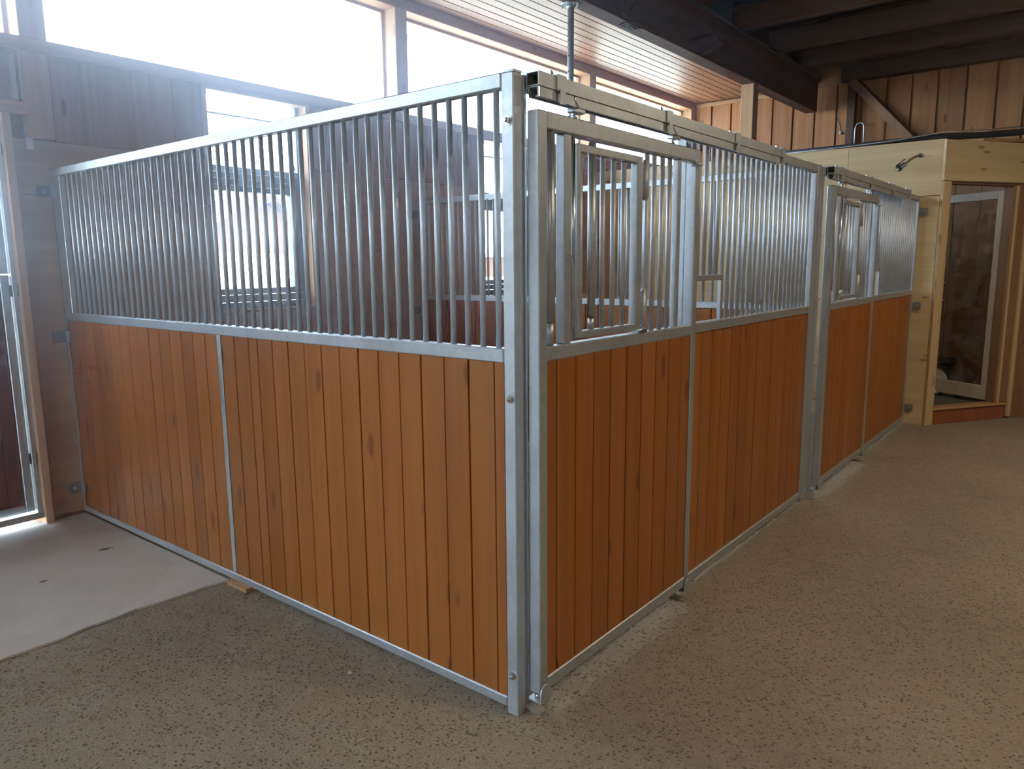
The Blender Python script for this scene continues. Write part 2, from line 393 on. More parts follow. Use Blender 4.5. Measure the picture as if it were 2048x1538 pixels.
# ------------------------------------------------------------------ outer wall with windows (x = -3.8)
WX = -3.80
wl = root('wall_left', (WX, 0, 0), 'timber outer wall with a row of high windows', 'wall', kind='structure')
def core(y0, y1, z0, z1, name='wall_core', mat='boardZ'):
    return box(name, WX - 0.17, WX - 0.022, y0, y1, z0, z1, mat, wl)
SILL, HEAD = 3.08, 4.0
for y0, y1 in ((-7.0, -1.78), (-0.25, 1.09), (2.0, 4.23), (5.14, 9.3)):
    core(y0, y1, 0.0, SILL - 0.08)
core(-1.78, -0.25, 2.62, SILL - 0.08)
for y0, y1 in ((1.09, 2.0), (4.23, 5.14)): core(y0, y1, 0.0, 1.33)
# sill beam and head beam
box('sill_beam', WX - 0.18, WX + 0.02, -7.0, 9.3, SILL - 0.08, SILL, 'spruceY', wl, 0.004)
box('head_beam', WX - 0.18, WX + 0.02, -7.0, 9.3, HEAD, HEAD + 0.11, 'spruceY', wl, 0.004)
core(-7.0, 9.3, HEAD + 0.11, 5.0)
POSTS = ((-6.45, -6.30), (-3.28, -3.13), (-0.10, 0.055), (3.02, 3.165), (6.29, 6.43), (9.16, 9.3))
for a, b_ in POSTS:
    box('post', WX - 0.18, WX + 0.02, a, b_, SILL, HEAD, 'spruceZ', wl, 0.004)
# wooden post of the bay running down beside the split door
box('post', WX - 0.02, WX + 0.018, -0.115, 0.05, 2.48, SILL - 0.08, 'spruceZ', wl, 0.004)
# plywood lining
for y0, y1, z0, z1 in ((-0.2, 0.0, 0.03, 2.13), (-0.2, 1.09, 2.135, 2.47), (0.003, 1.09, 0.03, 2.13), (1.093, 1.997, 0.03, 1.31), (2.0, 3.12, 0.03, 2.47), (3.123, 4.23, 0.03, 2.47),
                       (4.233, 5.137, 0.03, 1.31), (5.14, 6.46, 0.03, 2.47), (-3.2, -1.78, 0.03, 2.47), (-6.99, -3.203, 0.03, 2.47)):
    box('panel', WX - 0.022, WX, y0, y1, z0, z1, 'plyH', wl, 0.0015)
# vertical boards above the lining
for y0, y1 in ((0.055, 1.09), (2.0, 4.23), (5.14, 9.2), (-1.7, -0.12)):
    y = y0
    while y < y1 - 0.05:
        wd = min(random.choice((0.13, 0.16, 0.19)), y1 - y)
        box('board', WX - 0.022, WX - 0.002 + random.uniform(-.003, .003), y + 0.002, y + wd - 0.002, 2.475 if y0 > -1 else 2.70, SILL - 0.082, 'boardZ', wl, 0.002)
        y += wd
# lining below and battens on the left door jamb
box('door_lintel', WX - 0.02, WX + 0.05, -1.9, -0.10, 2.61, 2.69, 'spruceY', wl, 0.004)
box('door_jamb', WX - 0.02, WX + 0.05, -0.255, -0.205, 0.0, 2.61, 'spruceZ', wl, 0.004)
box('steel_strip', WX - 0.002, WX + 0.004, -0.165, -0.135, 2.70, 2.98, 'galv', wl)
box('steel_strip', WX - 0.002, WX + 0.004, -0.12, -0.08, 2.41, 2.605, 'galv', wl)
# reveals of the two stall windows
def reveal(y0, y1):
    box('reveal', WX - 0.17, WX + 0.012, y0, y0 + 0.018, 1.33, 3.0, 'spruceZ', wl)
    box('reveal', WX - 0.17, WX + 0.012, y1 - 0.045, y1, 1.33, 3.0, 'spruceZ', wl)
    box('reveal', WX - 0.17, WX + 0.012, y0 + 0.018, y1 - 0.045, 2.975, 3.0, 'spruceY', wl)
    box('reveal', WX - 0.17, WX + 0.012, y0 + 0.018, y1 - 0.045, 1.315, 1.335, 'spruceY', wl)
reveal(1.09, 2.03); reveal(4.23, 5.17)

def stall_window(name, y0, y1, label):
    r = root(name, (WX - 0.08, (y0 + y1) / 2, 1.336), label, 'window', kind='structure')
    xa, xb = WX - 0.15, WX - 0.09
    # fixed frame all around the opening
    box('frame_stile', xa, xb, y0, y0 + 0.03, 1.336, 2.974, 'grey', r); box('frame_stile', xa, xb, y1 - 0.035, y1, 1.336, 2.974, 'grey', r)
    box('frame_rail', xa, xb, y0 + 0.03, y1 - 0.035, 1.336, 1.385, 'grey', r, 0.003)
    # lower sash
    box('sash_rail', xa + 0.01, xb + 0.01, y0 + 0.03, y1 - 0.035, 1.39, 1.445, 'grey', r, 0.003)
    box('sash_rail', xa + 0.01, xb + 0.01, y0 + 0.03, y1 - 0.035, 1.449, 1.497, 'grey', r, 0.003)
    box('sash_stile', xa + 0.01, xb + 0.01, y1 - 0.125, y1 - 0.036, 1.498, 2.255, 'grey', r, 0.003)
    box('sash_stile', xa + 0.01, xb + 0.01, y0 + 0.031, y0 + 0.06, 1.498, 2.255, 'grey', r, 0.003)
    for k in range(4):
        box('slat', xa + 0.005, xb + 0.012 - 0.004 * k, y0 + 0.031, y1 - 0.036, 2.256 + k * 0.049, 2.300 + k * 0.049, 'grey', r, 0.004)
    box('pane', xa + 0.03, xa + 0.036, y0 + 0.06, y1 - 0.125, 1.498, 2.255, 'glass', r)
    # upper opening with the stay rod of the tilted top light
    box('pane', xa + 0.03, xa + 0.036, y0 + 0.031, y1 - 0.036, 2.456, 2.973, 'glass', r)
    bm = bmesh.new(); bm_cyl(bm, (0, 0, 0), (0.0, y1 - y0 - 0.07, 0.0), 0.008, n=8)
    from_bm('stay_rod', bm, 'grey', r, (xb, y0 + 0.033, 2.83))
    bm = bmesh.new(); bm_tube(bm, [(0, 0, 0), (0.01, -0.05, 0.13), (0.0, -0.02, 0.30)], 0.012)
    from_bm('stay_arm', bm, 'grey', r, (xb, y1 - 0.07, 2.46))
    return r
stall_window('window_1', 1.108, 1.985, 'grey metal window with slatted middle rail seen through the near partition')
stall_window('window_2', 4.248, 5.125, 'grey metal window of the far stall seen through both partitions')
bays = [(-6.30, -3.28), (-3.13, -0.10), (0.055, 3.02), (3.165, 6.29), (6.43, 9.16)]  # first bay is unseen, assumed so that more daylight enters
desc = ['assumed high window far behind the camera along the outer wall', 'high window above the split door at the left edge', 'largest high window above the near stall',
        'high window above the far stall behind the corner post', 'high window nearest the end wall, under the soffit']
for i, (a, b_) in enumerate(bays):
    r = root('window_%d' % (i + 3), (WX - 0.1, (a + b_) / 2, SILL), desc[i], 'window', kind='structure')
    x0, x1 = WX - 0.175, WX - 0.14
    box('frame_rail', x0, x1, a, b_, SILL, SILL + 0.02, 'spruceY', r); box('frame_rail', x0, x1, a, b_, HEAD - 0.025, HEAD, 'spruceY', r)
    box('frame_stile', x0, x1, a, a + 0.02, SILL + 0.02, HEAD - 0.025, 'spruceZ', r); box('frame_stile', x0, x1, b_ - 0.025, b_, SILL + 0.02, HEAD - 0.025, 'spruceZ', r)
    box('pane', x0 + 0.012, x0 + 0.018, a + 0.02, b_ - 0.025, SILL + 0.02, HEAD - 0.025, 'glass', r)
# eave outside
ev = root('eave', (-4.1, 0, 3.98), 'pale roof overhang outside the high windows', 'roof', kind='structure')
box('eave_board', -4.32, -3.98, -7.2, 9.6, 4.03, 4.06, 'eave', ev)
y = -7.0
while y < 9.5:
    box('rafter_end', -4.34, -3.98, y, y + 0.05, 3.985, 4.03, 'eave', ev); y += 0.85
box('gutter', -4.42, -4.34, -7.2, 9.6, 3.97, 4.04, 'galv', ev, 0.01)

# ------------------------------------------------------------------ split door on the outer wall (left edge of the photo)
d1 = root('door_1', (WX - 0.06, -1.0, 0.06), 'galvanised split stable door with red-brown planks, at the left edge', 'door', kind='structure')
xa, xb = WX - 0.055, WX - 0.008
def leaf(z0, z1, planked):
    box('stile', xa, xb, -0.345, -0.295, z0, z1, 'galv', d1, 0.004); box('stile', xa, xb, -1.72, -1.67, z0, z1, 'galv', d1, 0.004)
    box('rail', xa, xb, -1.67, -0.345, z0, z0 + 0.05, 'galv', d1, 0.004); box('rail', xa, xb, -1.67, -0.345, z1 - 0.05, z1, 'galv', d1, 0.004)
    if planked: planks_y(seams(-1.67, -0.345, 0.1235), xa + 0.008, z0 + 0.05, z1 - 0.05, d1, 0.025, 'plankred')
    else:
        box('pane', xa + 0.02, xa + 0.026, -1.55, -0.42, z0 + 0.13, z1 - 0.13, 'glass', d1)
        for y0, y1, q0, q1 in ((-0.42, -0.345, z0 + .05, z1 - .05), (-1.67, -1.55, z0 + .05, z1 - .05), (-1.55, -0.42, z0 + .05, z0 + .13), (-1.55, -0.42, z1 - .13, z1 - .05)):
            box('infill_panel', xa + 0.01, xb - 0.012, y0, y1, q0, q1, 'galv', d1)
leaf(0.10, 1.633, True); leaf(1.640, 2.54, False)
box('door_track', WX - 0.01, WX + 0.035, -1.75, -0.262, 0.055, 0.062, 'zinc', d1); box('door_track', WX + 0.029, WX + 0.035, -1.75, -0.262, 0.062, 0.095, 'zinc', d1)
box('frame', WX - 0.04, WX + 0.02, -0.290, -0.262, 0.06, 2.60, 'galv', d1, 0.003)
for z in (0.42, 1.50, 2.36): box('hinge', WX - 0.004, WX + 0.012, -0.30, -0.256, z, z + 0.07, 'darksteel', d1)

# ------------------------------------------------------------------ end wall, other walls
we = root('wall_end', (0, 9.3, 0), 'end wall of vertical pine boards behind the plywood cabin', 'wall', kind='structure')
box('wall_core', -3.8, 4.5, 9.335, 9.45, 0, 5.0, 'boardZ', we)
x = -3.80
while x < 4.4:
    wd = 0.285 + random.uniform(-.02, .02)
    box('board', x, x + wd, 9.30 + random.uniform(-.004, .004), 9.33, 0.0, 4.075, 'endboard', we, 0.003); x += wd + 0.024
box('wall_plate', -1.6, 4.4, 9.16, 9.30, 4.08, 4.28, 'joist', we, 0.004)
box('trim_strip', -3.78, -2.06, 9.27, 9.298, 4.03, 4.085, 'spruceX', we, 0.004)
wr = root('wall_right', (4.4, 0, 0), 'plank wall on the far side of the aisle', 'wall', kind='structure')
box('wall_core', 4.4, 4.5, -7.0, 9.4, 0, 5.0, 'greyboard', wr)
wb = root('wall_back', (0, -7, 0), 'plank wall with a gateway added to let daylight in behind the photographer', 'wall', kind='structure')
GX0, GX1, GZ = -2.3, 0.2, 2.5  # unseen opening, added to bring cool daylight in from behind the camera
box('wall_core', -4.0, GX0, -7.1, -7.0, 0, 5.0, 'greyboard', wb); box('wall_core', GX1, 4.5, -7.1, -7.0, 0, 5.0, 'greyboard', wb)
box('wall_core', GX0, GX1, -7.1, -7.0, GZ, 5.0, 'greyboard', wb)
for x0 in (GX0, GX1 - 0.1): box('added_gate_jamb', x0, x0 + 0.1, -7.08, -6.96, 0, GZ, 'spruceZ', wb, 0.004)

# ------------------------------------------------------------------ ceiling
ce = root('ceiling', (-3, 0, 4.1), 'glossy orange-brown soffit of narrow boards above the stalls', 'ceiling', kind='structure')
x = -3.785
SOFW = 0.1235
while x < -2.06:
    wd = min(SOFW, -2.055 - x)
    box('soffit_board', x + 0.006, x + wd - 0.006, -6.99, 9.29, 4.10, 4.118, 'soffit', ce, 0.002)
    x += SOFW
box('backing', -3.79, -2.0, -6.99, 9.29, 4.122, 4.14, 'roof', ce)
rf = root('roof', (0, 0, 5), 'dark roof boarding above the loft joists', 'roof', kind='structure')
box('roof_boarding', -4.05, 4.55, -7.15, 9.5, 5.0, 5.1, 'roof', rf)
gb = root('beam', (-1.97, 0, 3.72), 'long dark main beam running above the stalls', 'beam', kind='structure')
box('timber', -2.05, -1.89, -6.99, 9.16, 3.72, 4.18, 'beam', gb, 0.006)
for k, (dx, dz) in enumerate(((0.010, 0.004), (0.024, -0.012), (0.014, 0.020))):
    bm = bmesh.new(); pts = []
    for i in range(60):
        y = -6.8 + 15.9 * i / 59
        pts.append((-1.89 + dx, y, 4.165 + dz + 0.012 * math.sin(y * (1.3 + k) + k)))
    bm_tube(bm, pts, 0.006, 6); from_bm('cable', bm, 'grey', gb)
box('steel_plate', -1.99, -1.90, 3.98, 4.20, 3.716, 3.7195, 'rubber', gb)
po = box('post', -2.05, -1.90, 6.86, 7.01, 0.0, 3.719, 'spruceZ', None, 0.005)
tag(po, 'square pale spruce post carrying the main beam', 'post', kind='structure')
for i, y in enumerate((-6.0, -4.85, -3.72, -2.6, -1.47, -0.35, 0.78, 1.9, 3.02, 4.15, 5.28, 6.4, 7.54, 8.5)):
    j = box('joist', -1.98, 4.39, y - 0.06, y + 0.06, 4.185, 4.42, 'joist', None, 0.005)
    tag(j, 'dark ceiling joist spanning the aisle above the main beam', 'beam', 'joists over the aisle', kind='structure')
for k, (p0, p1) in enumerate((((-1.5, 6.9, 4.45), (-0.4, 6.9, 5.0)), ((-1.5, 6.9, 4.99), (-0.3, 6.9, 4.43)), ((-1.7, 8.0, 4.45), (-0.9, 8.0, 5.0)), ((-0.2, 5.7, 4.45), (0.6, 5.7, 5.0)), ((-1.2, 5.7, 4.99), (-0.3, 5.7, 4.45)))):
    bm = bmesh.new(); d = Vector(p1) - Vector(p0)
    bm_cyl(bm, (0, 0, 0), d, 0.05, n=4)
    tag(from_bm('strut', bm, 'joist', None, p0), 'dark diagonal loft strut between the joists', 'strut', 'loft struts', kind='structure')

# brace, dark post, conduit and bulb on the end wall
bm = bmesh.new(); d = Vector((0.78, 0, -0.86)); bm_cyl(bm, (0, 0, 0), d, 0.075, n=4)
tag(from_bm('brace', bm, 'brown', None, (-1.47, 9.22, 4.10)), 'diagonal timber brace against the end wall', 'brace', kind='structure')
tag(box('end_post', -1.50, -1.40, 9.18, 9.30, 0, 4.08, 'joist', None, 0.004), 'narrow dark post at the end of the main beam', 'post', kind='structure')
bm = bmesh.new()
bm_tube(bm, [(0, 0, 0), (0, 0, 0.58), (0.02, 0, 0.63), (0.06, 0, 0.645), (0.10, 0, 0.63), (0.115, 0, 0.58), (0.115, 0, 0)], 0.009)
tag(from_bm('cable_conduit', bm, 'galv', None, (-1.375, 9.17, 2.87)), 'grey bent conduit standing above the plywood cabin', 'conduit')
bl = root('wall_bulb', (-1.58, 9.29, 3.42), 'small bare bulb on the end wall beside the dark post', 'bulb')
bm = bmesh.new(); bm_cyl(bm, (0, 0, 0), (0, -0.04, 0), 0.018, 0.016); from_bm('socket', bm, 'black', bl, (-1.58, 9.29, 3.42))
bm = bmesh.new(); bmesh.ops.create_uvsphere(bm, u_segments=12, v_segments=8, radius=0.026)
for f in bm.faces: f.smooth = True
from_bm('globe', bm, 'white', bl, (-1.58, 9.228, 3.42))
bm = bmesh.new(); bm_tube(bm, [(0, 0, 0), (-0.03, 0, 0.12), (-0.08, 0, 0.22), (-0.10, 0, 0.30)], 0.005, 6); from_bm('wire', bm, 'black', bl, (-1.58, 9.285, 3.43))

# ------------------------------------------------------------------ near partition (plane y = 0)
RZ = ((2.250, 2.300), (1.334, 1.385), (0.026, 0.066))
def partition(y0, y1, label, cat, divider, group=None):
    r = root('stall_partition', (-1.9, (y0 + y1) / 2, 0.026), label, cat, group)
    for (z0, z1), nm in zip(RZ, ('top_rail', 'middle_rail', 'bottom_rail')):
        box(nm, WX + 0.0, -0.052, y0, y1, z0, z1, 'galv', r, 0.004)
    ym = (y0 + y1) / 2
    box('wall_stile', WX + 0.002, WX + 0.125, y0 + 0.004, y1 - 0.004, 1.385, 2.25, 'galv', r, 0.003)
    box('wall_stile', WX + 0.002, WX + 0.02, y0 + 0.002, y1 - 0.002, 0.066, 1.334, 'galv', r)
    for k in range(49): bar(-0.088 - 0.0728 * k, ym, 1.385, 2.25, parent=r)
    if divider:
        box('divider', -1.936, -1.903, y0 + 0.002, y1 - 0.002, 0.066, 1.334, 'galv', r, 0.002)
        xs = [-0.052] + [-0.101 - 0.1235 * k for k in range(13)] + [-1.658, -1.784, -1.903]
        planks_x(xs, ym - 0.014, 0.066, 1.334, r)
        xs = [-1.936, -2.061] + [-2.061 - 0.1223 * k for k in range(1, 14)] + [WX + 0.02]
        xs = [v for v in xs if v >= WX + 0.02]
        planks_x(xs, ym - 0.014, 0.066, 1.334, r)
    else:
        planks_x([-0.052] + [-0.12 - 0.1235 * k for k in range(30)][:30] + [WX + 0.02], ym - 0.014, 0.066, 1.334, r)
    for z in (2.12, 1.19, 0.16):
        br = box('wall_bracket', WX + 0.001, WX + 0.007, y0 - 0.085, y0 - 0.0, z, z + 0.075, 'bracket', r)
        box('bracket_lug', WX + 0.007, WX + 0.06, y0 - 0.006, y0 - 0.0, z, z + 0.075, 'galv', br)
        bolt(br, WX + 0.007, y0 - 0.05, z + 0.037, (1, 0, 0), 0.012)
    return r
pn = partition(-0.002, 0.040, 'long stall partition of galvanised bars over brown planks, nearest the camera', 'partition', True)
partition(3.262, 3.304, 'dividing partition between the two stalls, seen through the bars', 'partition', False)

def steel_post(name, y0, y1, label, nuts, secondary):
    r = root(name, (-0.026, y0, 0), label, 'post')
    box('tube', -0.052, 0.0, y0, y1, 0.0, 2.298, 'galv', r, 0.004)
    box('cap', -0.050, -0.002, y0 + 0.002, y1 - 0.002, 2.298, 2.304, 'galv', r)
    box('channel', -0.050, -0.008, y1 + 0.001, secondary, 0.03, 2.296, 'galv', r, 0.002)
    box('channel_lip', -0.010, -0.002, secondary - 0.010, secondary, 0.03, 2.296, 'galv', r)
    for z in nuts: bolt(r, -0.022, y0, z, (0, -1, 0), 0.016)
    # flat foot anchored to the floor
    box('foot_plate', -0.03, 0.058, y1 + 0.012, y1 + 0.052, 0.0, 0.006, 'dusty', r)
    return r
steel_post('corner_post', 0.0, 0.048, 'galvanised corner post with bolts where partition and stall front meet', (2.145, 1.21, 0.162), 0.072)
steel_post('front_post', 3.215, 3.290, 'galvanised post between the two stall fronts', (), 3.352)

# ------------------------------------------------------------------ stall fronts (plane x = 0)
def sliding_door(y0, label):
    """door leaf hung in front of the panel plane; y0 = near edge"""
    r = root('sliding_door', (0.03, y0 + 0.62, 0.08), label, 'door', 'sliding stall doors')
    xa, xb = 0.005, 0.055; xm = 0.030
    Y = lambda v: y0 + v
    W = 1.245
    box('stile', xa, xb, Y(0), Y(0.05), 0.080, 2.182, 'galv', r, 0.004)
    box('stile', xa, xb, Y(W - 0.045), Y(W), 0.080, 2.182, 'galv', r, 0.004)
    box('top_rail', xa, xb, Y(0.05), Y(W - 0.045), 2.125, 2.182, 'galv', r, 0.004)
    box('middle_rail', xa, xb, Y(0.05), Y(W - 0.045), 1.336, 1.386, 'galv', r, 0.004)
    box('bottom_rail', xa, xb, Y(0.05), Y(W - 0.045), 0.080, 0.132, 'galv', r, 0.004)
    planks_y([Y(0.05)] + [Y(0.111 + 0.1247 * k) for k in range(9)] + [Y(W - 0.045)], xm - 0.008, 0.132, 1.336, r)
    # sleeved rod, lock stile and locking pin beside the hatch
    s = bar(xm, Y(0.098), 1.386, 1.47, 0.0135, 'rod', 'galv', r); bar(xm, Y(0.098), 1.47, 2.125, 0.0180, 'sleeve', 'galv', r, 14)
    box('lock_stile', xa + 0.004, xb - 0.006, Y(0.160), Y(0.205), 1.386, 2.125, 'galv', r, 0.004)
    bar(xm + 0.012, Y(0.222), 1.40, 2.118, 0.0085, 'locking_pin', 'zinc', r, 10)
    bolt(r, xb - 0.006, Y(0.186), 1.70, (1, 0, 0), 0.008)
    for v in (0.785, 0.847, 0.920, 0.986): bar(xm, Y(v), 1.386, 2.125, parent=r)
    box('flat_stile', xa + 0.01, xb - 0.012, Y(1.045), Y(1.078), 1.386, 2.125, 'galv', r, 0.003)
    # feed hatch
    h = box('hatch_frame', xa + 0.012, xb - 0.004, Y(0.240), Y(0.262), 1.400, 2.100, 'galv', r, 0.003)
    box('hatch_stile', xa + 0.012, xb - 0.004, Y(0.672), Y(0.715), 1.400, 2.100, 'galv', h, 0.003)
    box('hatch_rail', xa + 0.012, xb - 0.004, Y(0.262), Y(0.672), 2.072, 2.100, 'galv', h, 0.003)
    box('hatch_rail', xa + 0.012, xb - 0.004, Y(0.262), Y(0.672), 1.400, 1.426, 'galv', h, 0.003)
    for v in (0.285, 0.441, 0.519, 0.597): bar(xm, Y(v), 1.426, 2.072, name='hatch_bar', parent=h)
    bar(xm, Y(0.366), 1.426, 1.47, 0.0125, 'hatch_bar', 'galv', h); bar(xm, Y(0.366), 1.47, 2.115, 0.0158, 'hatch_sleeve', 'galv', h, 14)
    for z0 in (1.93, 1.41):
        hg = bar(xb - 0.004, Y(0.735), z0, z0 + 0.16, 0.011, 'hinge', 'bars', r, 10)
        box('hinge_leaf', xb - 0.012, xb - 0.006, Y(0.700), Y(0.770), z0 + 0.01, z0 + 0.15, 'galv', hg)
    box('hatch_stop', xa + 0.01, xb + 0.004, Y(0.690), Y(0.760), 1.386, 1.398, 'zinc', r)
    # roller hangers on top
    for v in (0.225, 0.985):
        hr = box('hanger', 0.012, 0.046, Y(v), Y(v + 0.07), 2.205, 2.232, 'zinc', r, 0.003)
        bm = bmesh.new(); bm_cyl(bm, (0, 0, 0), (0, 0, 0.045), 0.006, n=10); bm_cyl(bm, (0, 0, 0.004), (0, 0, 0.013), 0.012, n=6); bm_cyl(bm, (0, 0, 0.018), (0, 0, 0.026), 0.011, n=6)
        from_bm('hanger_bolt', bm, 'zinc', hr, (0.03, Y(v + 0.02), 2.180))
        bm = bmesh.new(); bm_cyl(bm, (0, 0, 0), (0.018, 0, 0), 0.017, n=14); from_bm('roller', bm, 'rubber', hr, (0.021, Y(v + 0.05), 2.236))
        bm = bmesh.new(); bm_tube(bm, [(0, 0.02, 0.004), (0, 0.002, 0.022), (0, -0.012, 0.040)], 0.0035, 6); from_bm('hanger_strap', bm, 'zinc', hr, (0.05, Y(v), 2.215))
    # end stop under the top rail's far corner
    bm = bmesh.new(); bm_cyl(bm, (0, 0, 0), (0, 0, 0.010), 0.026, n=16); from_bm('door_stop', bm, 'galv', r, (xb + 0.004, Y(W - 0.05), 2.108))
    # U-shaped guide brackets at the bottom corners
    for v in (-0.010, W - 0.055):
        bm = bmesh.new(); pr_ = [(0.0, 0.0), (0.06, 0.0)] + [(0.030 + 0.030 * math.cos(math.pi * q / 10), 0.038 + 0.030 * math.sin(math.pi * q / 10)) for q in range(11)]
        fa = [bm.verts.new((0.006, y_, z_)) for y_, z_ in pr_]; fb = [bm.verts.new((0.0, y_, z_)) for y_, z_ in pr_]
        bm.faces.new(fa); bm.faces.new(list(reversed(fb)))
        for q in range(len(fa)): bm.faces.new([fa[q], fb[q], fb[(q + 1) % len(fa)], fa[(q + 1) % len(fa)]])
        bm_box(bm, -0.060, -0.0005, 0.001, 0.059, 0.0, 0.005)
        g = from_bm('guide_bracket', bm, 'galv', r, (xb + 0.006, Y(v), 0.050))
        bm = bmesh.new(); bm_cyl(bm, (0, 0, 0), (0, 0, 0.018), 0.014, n=14); from_bm('guide_roller', bm, 'zinc', g, (0.030, Y(v) + 0.03, 0.056))
    return r
sliding_door(0.065, 'near sliding stall door with barred feed hatch, beside the corner post')
sliding_door(3.400, 'far sliding stall door with barred feed hatch, beyond the second post')

def front_panel(y0, y1, label, notch=True):
    r = root('stall_front', (-0.025, (y0 + y1) / 2, 0.03), label, 'panel', 'fixed stall front panels')
    xa, xb = -0.050, -0.001
    box('stile', xa, xb, y0, y0 + 0.045, 0.03, 2.25, 'galv', r, 0.004)
    box('stile', xa, xb, y1 - 0.035, y1, 0.03, 2.25, 'galv', r, 0.004)
    box('middle_rail', xa, xb, y0 + 0.045, y1 - 0.035, 1.330, 1.380, 'galv', r, 0.004)
    box('bottom_rail', xa, xb, y0 + 0.045, y1 - 0.035, 0.030, 0.078, 'galv', r, 0.004)
    planks_y(seams(y0 + 0.045, y1 - 0.035, 0.1247, 0.09), xa + 0.010, 0.078, 1.330, r)
    k = 0; y = y0 + 0.122
    while y < y1 - 0.05:
        bar(-0.025, y, 1.612 if (k < 5) else 1.380, 2.25, parent=r)
        k += 1; y += 0.0745
    yn = y0 + 0.122 + 0.0745 * 5
    box('opening_rail', -0.040, -0.010, y0 + 0.045, yn - 0.012, 1.584, 1.612, 'galv', r, 0.003)
    box('opening_post', -0.034, -0.016, yn - 0.024, yn - 0.012, 1.380, 1.584, 'galv', r)
    # flat feet
    box('foot_plate', -0.03, 0.056, y0 - 0.012, y0 + 0.034, 0.0, 0.006, 'dusty', r)
    box('foot_angle', -0.036, -0.030, y0 - 0.012, y0 + 0.034, 0.0, 0.05, 'galv', r)
    return r
front_panel(1.275, 3.213, 'fixed barred front panel of the near stall, between near door and second post')
fp2 = front_panel(4.610, 6.452, 'fixed barred front panel of the far stall, beside the plywood cabin')
for z in (2.11, 1.18, 0.135):
    b2 = box('wall_bracket', 0.0, 0.075, 6.452, 6.458, z, z + 0.075, 'bracket', fp2)
    bolt(b2, 0.045, 6.452, z + 0.037, (0, -1, 0), 0.012)
# top rails that tie the posts together
tr1 = box('front_top_rail', -0.050, -0.001, 0.076, 3.213, 2.252, 2.300, 'galv', None, 0.004)
tag(tr1, 'galvanised top rail over the near stall front, behind its door track', 'rail', 'stall front top rails')
tr2 = box('front_top_rail', -0.050, -0.001, 3.356, 6.455, 2.252, 2.300, 'galv', None, 0.004)
tag(tr2, 'galvanised top rail over the far stall front, behind its door track', 'rail', 'stall front top rails')

def track(y0, y1, clamps, label):
    r = root('door_track', (0.03, y0, 2.22), label, 'track', 'sliding door tracks')
    # open square tube
    bm = bmesh.new(); L_ = y1 - y0; t = 0.003
    bm_box(bm, 0, 0.05, 0, L_, 0.045 - t, 0.045); bm_box(bm, 0, 0.05, 0, L_, 0, t)
    bm_box(bm, 0, t, 0, L_, t, 0.045 - t); bm_box(bm, 0.05 - t, 0.05, 0, L_, t, 0.045 - t)
    from_bm('tube', bm, 'galv', r, (0.005, y0, 2.257))
    bm = bmesh.new(); h = 0.034
    bm_box(bm, 0, 0.04, 0, L_, h - t, h); bm_box(bm, 0, t, 0, L_, 0, h - t); bm_box(bm, 0.04 - t, 0.04, 0, L_, 0, h - t)
    bm_box(bm, t, 0.012, 0, L_, 0, t); bm_box(bm, 0.028, 0.04 - t, 0, L_, 0, t)
    from_bm('roller_rail', bm, 'galv', r, (0.010, y0 + 0.004, 2.222))
    box('end_stop', 0.050, 0.056, y0 + 0.005, y0 + 0.075, 2.222, 2.252, 'zinc', r)
    for yc in clamps:
        bm = bmesh.new(); wc = 0.055
        bm_box(bm, -0.012, 0.054, 0, wc, 0.047, 0.052); bm_box(bm, 0.051, 0.056, 0, wc, -0.002, 0.047)
        c = from_bm('clamp', bm, 'galv', r, (0.005, yc, 2.257))
        box('clamp_plate', 0.0615, 0.0645, yc + 0.012, yc + 0.043, 2.212, 2.262, 'galv', c)
        bolt(c, 0.02, yc + 0.02, 2.309, (0, 0, 1), 0.011)
    return r
track(0.065, 2.40, (0.165, 0.960, 1.690, 2.345), 'near overhead track tube carrying the near sliding door')
track(3.372, 5.73, (3.50, 4.30, 5.03, 5.67), 'far overhead track tube carrying the far sliding door')

# ------------------------------------------------------------------ adjustable prop under the main beam
pr = root('ceiling_prop', (-2.02, 3.283, 2.30), 'perforated galvanised prop between dividing partition and main beam', 'prop')
PX, PY = -2.02, 3.283
bar(PX, PY, 2.306, 3.70, 0.026, 'tube', 'galv', pr, 20)
box('foot_plate', PX - 0.05, PX + 0.05, PY - 0.03, PY + 0.03, 2.300, 2.306, 'galv', pr)
bm = bmesh.new(); bm_cyl(bm, (0, 0, 0), (0, 0, 0.008), 0.085, n=6); hp = from_bm('head_plate', bm, 'galv', pr, (PX, PY, 3.7115))
bm = bmesh.new(); bm_cyl(bm, (0, 0, 0), (0, 0, 0.03), 0.030, 0.042, n=20); from_bm('head_collar', bm, 'galv', pr, (PX, PY, 3.682))
for k in range(10):
    d = Vector((-0.05, -1, 0)).normalized(); c = Vector((PX, PY, 2.50 + 0.118 * k)) + d * 0.0255
    bm = bmesh.new(); bm_cyl(bm, (0, 0, 0), d * 0.0012, 0.008, n=12); from_bm('hole', bm, 'black', pr, c)
for dx, dy in ((-0.06, -0.03), (0.055, -0.035), (0.05, 0.04), (-0.055, 0.04)): bolt(hp, PX + dx, PY + dy, 3.7115, (0, 0, -1), 0.010)

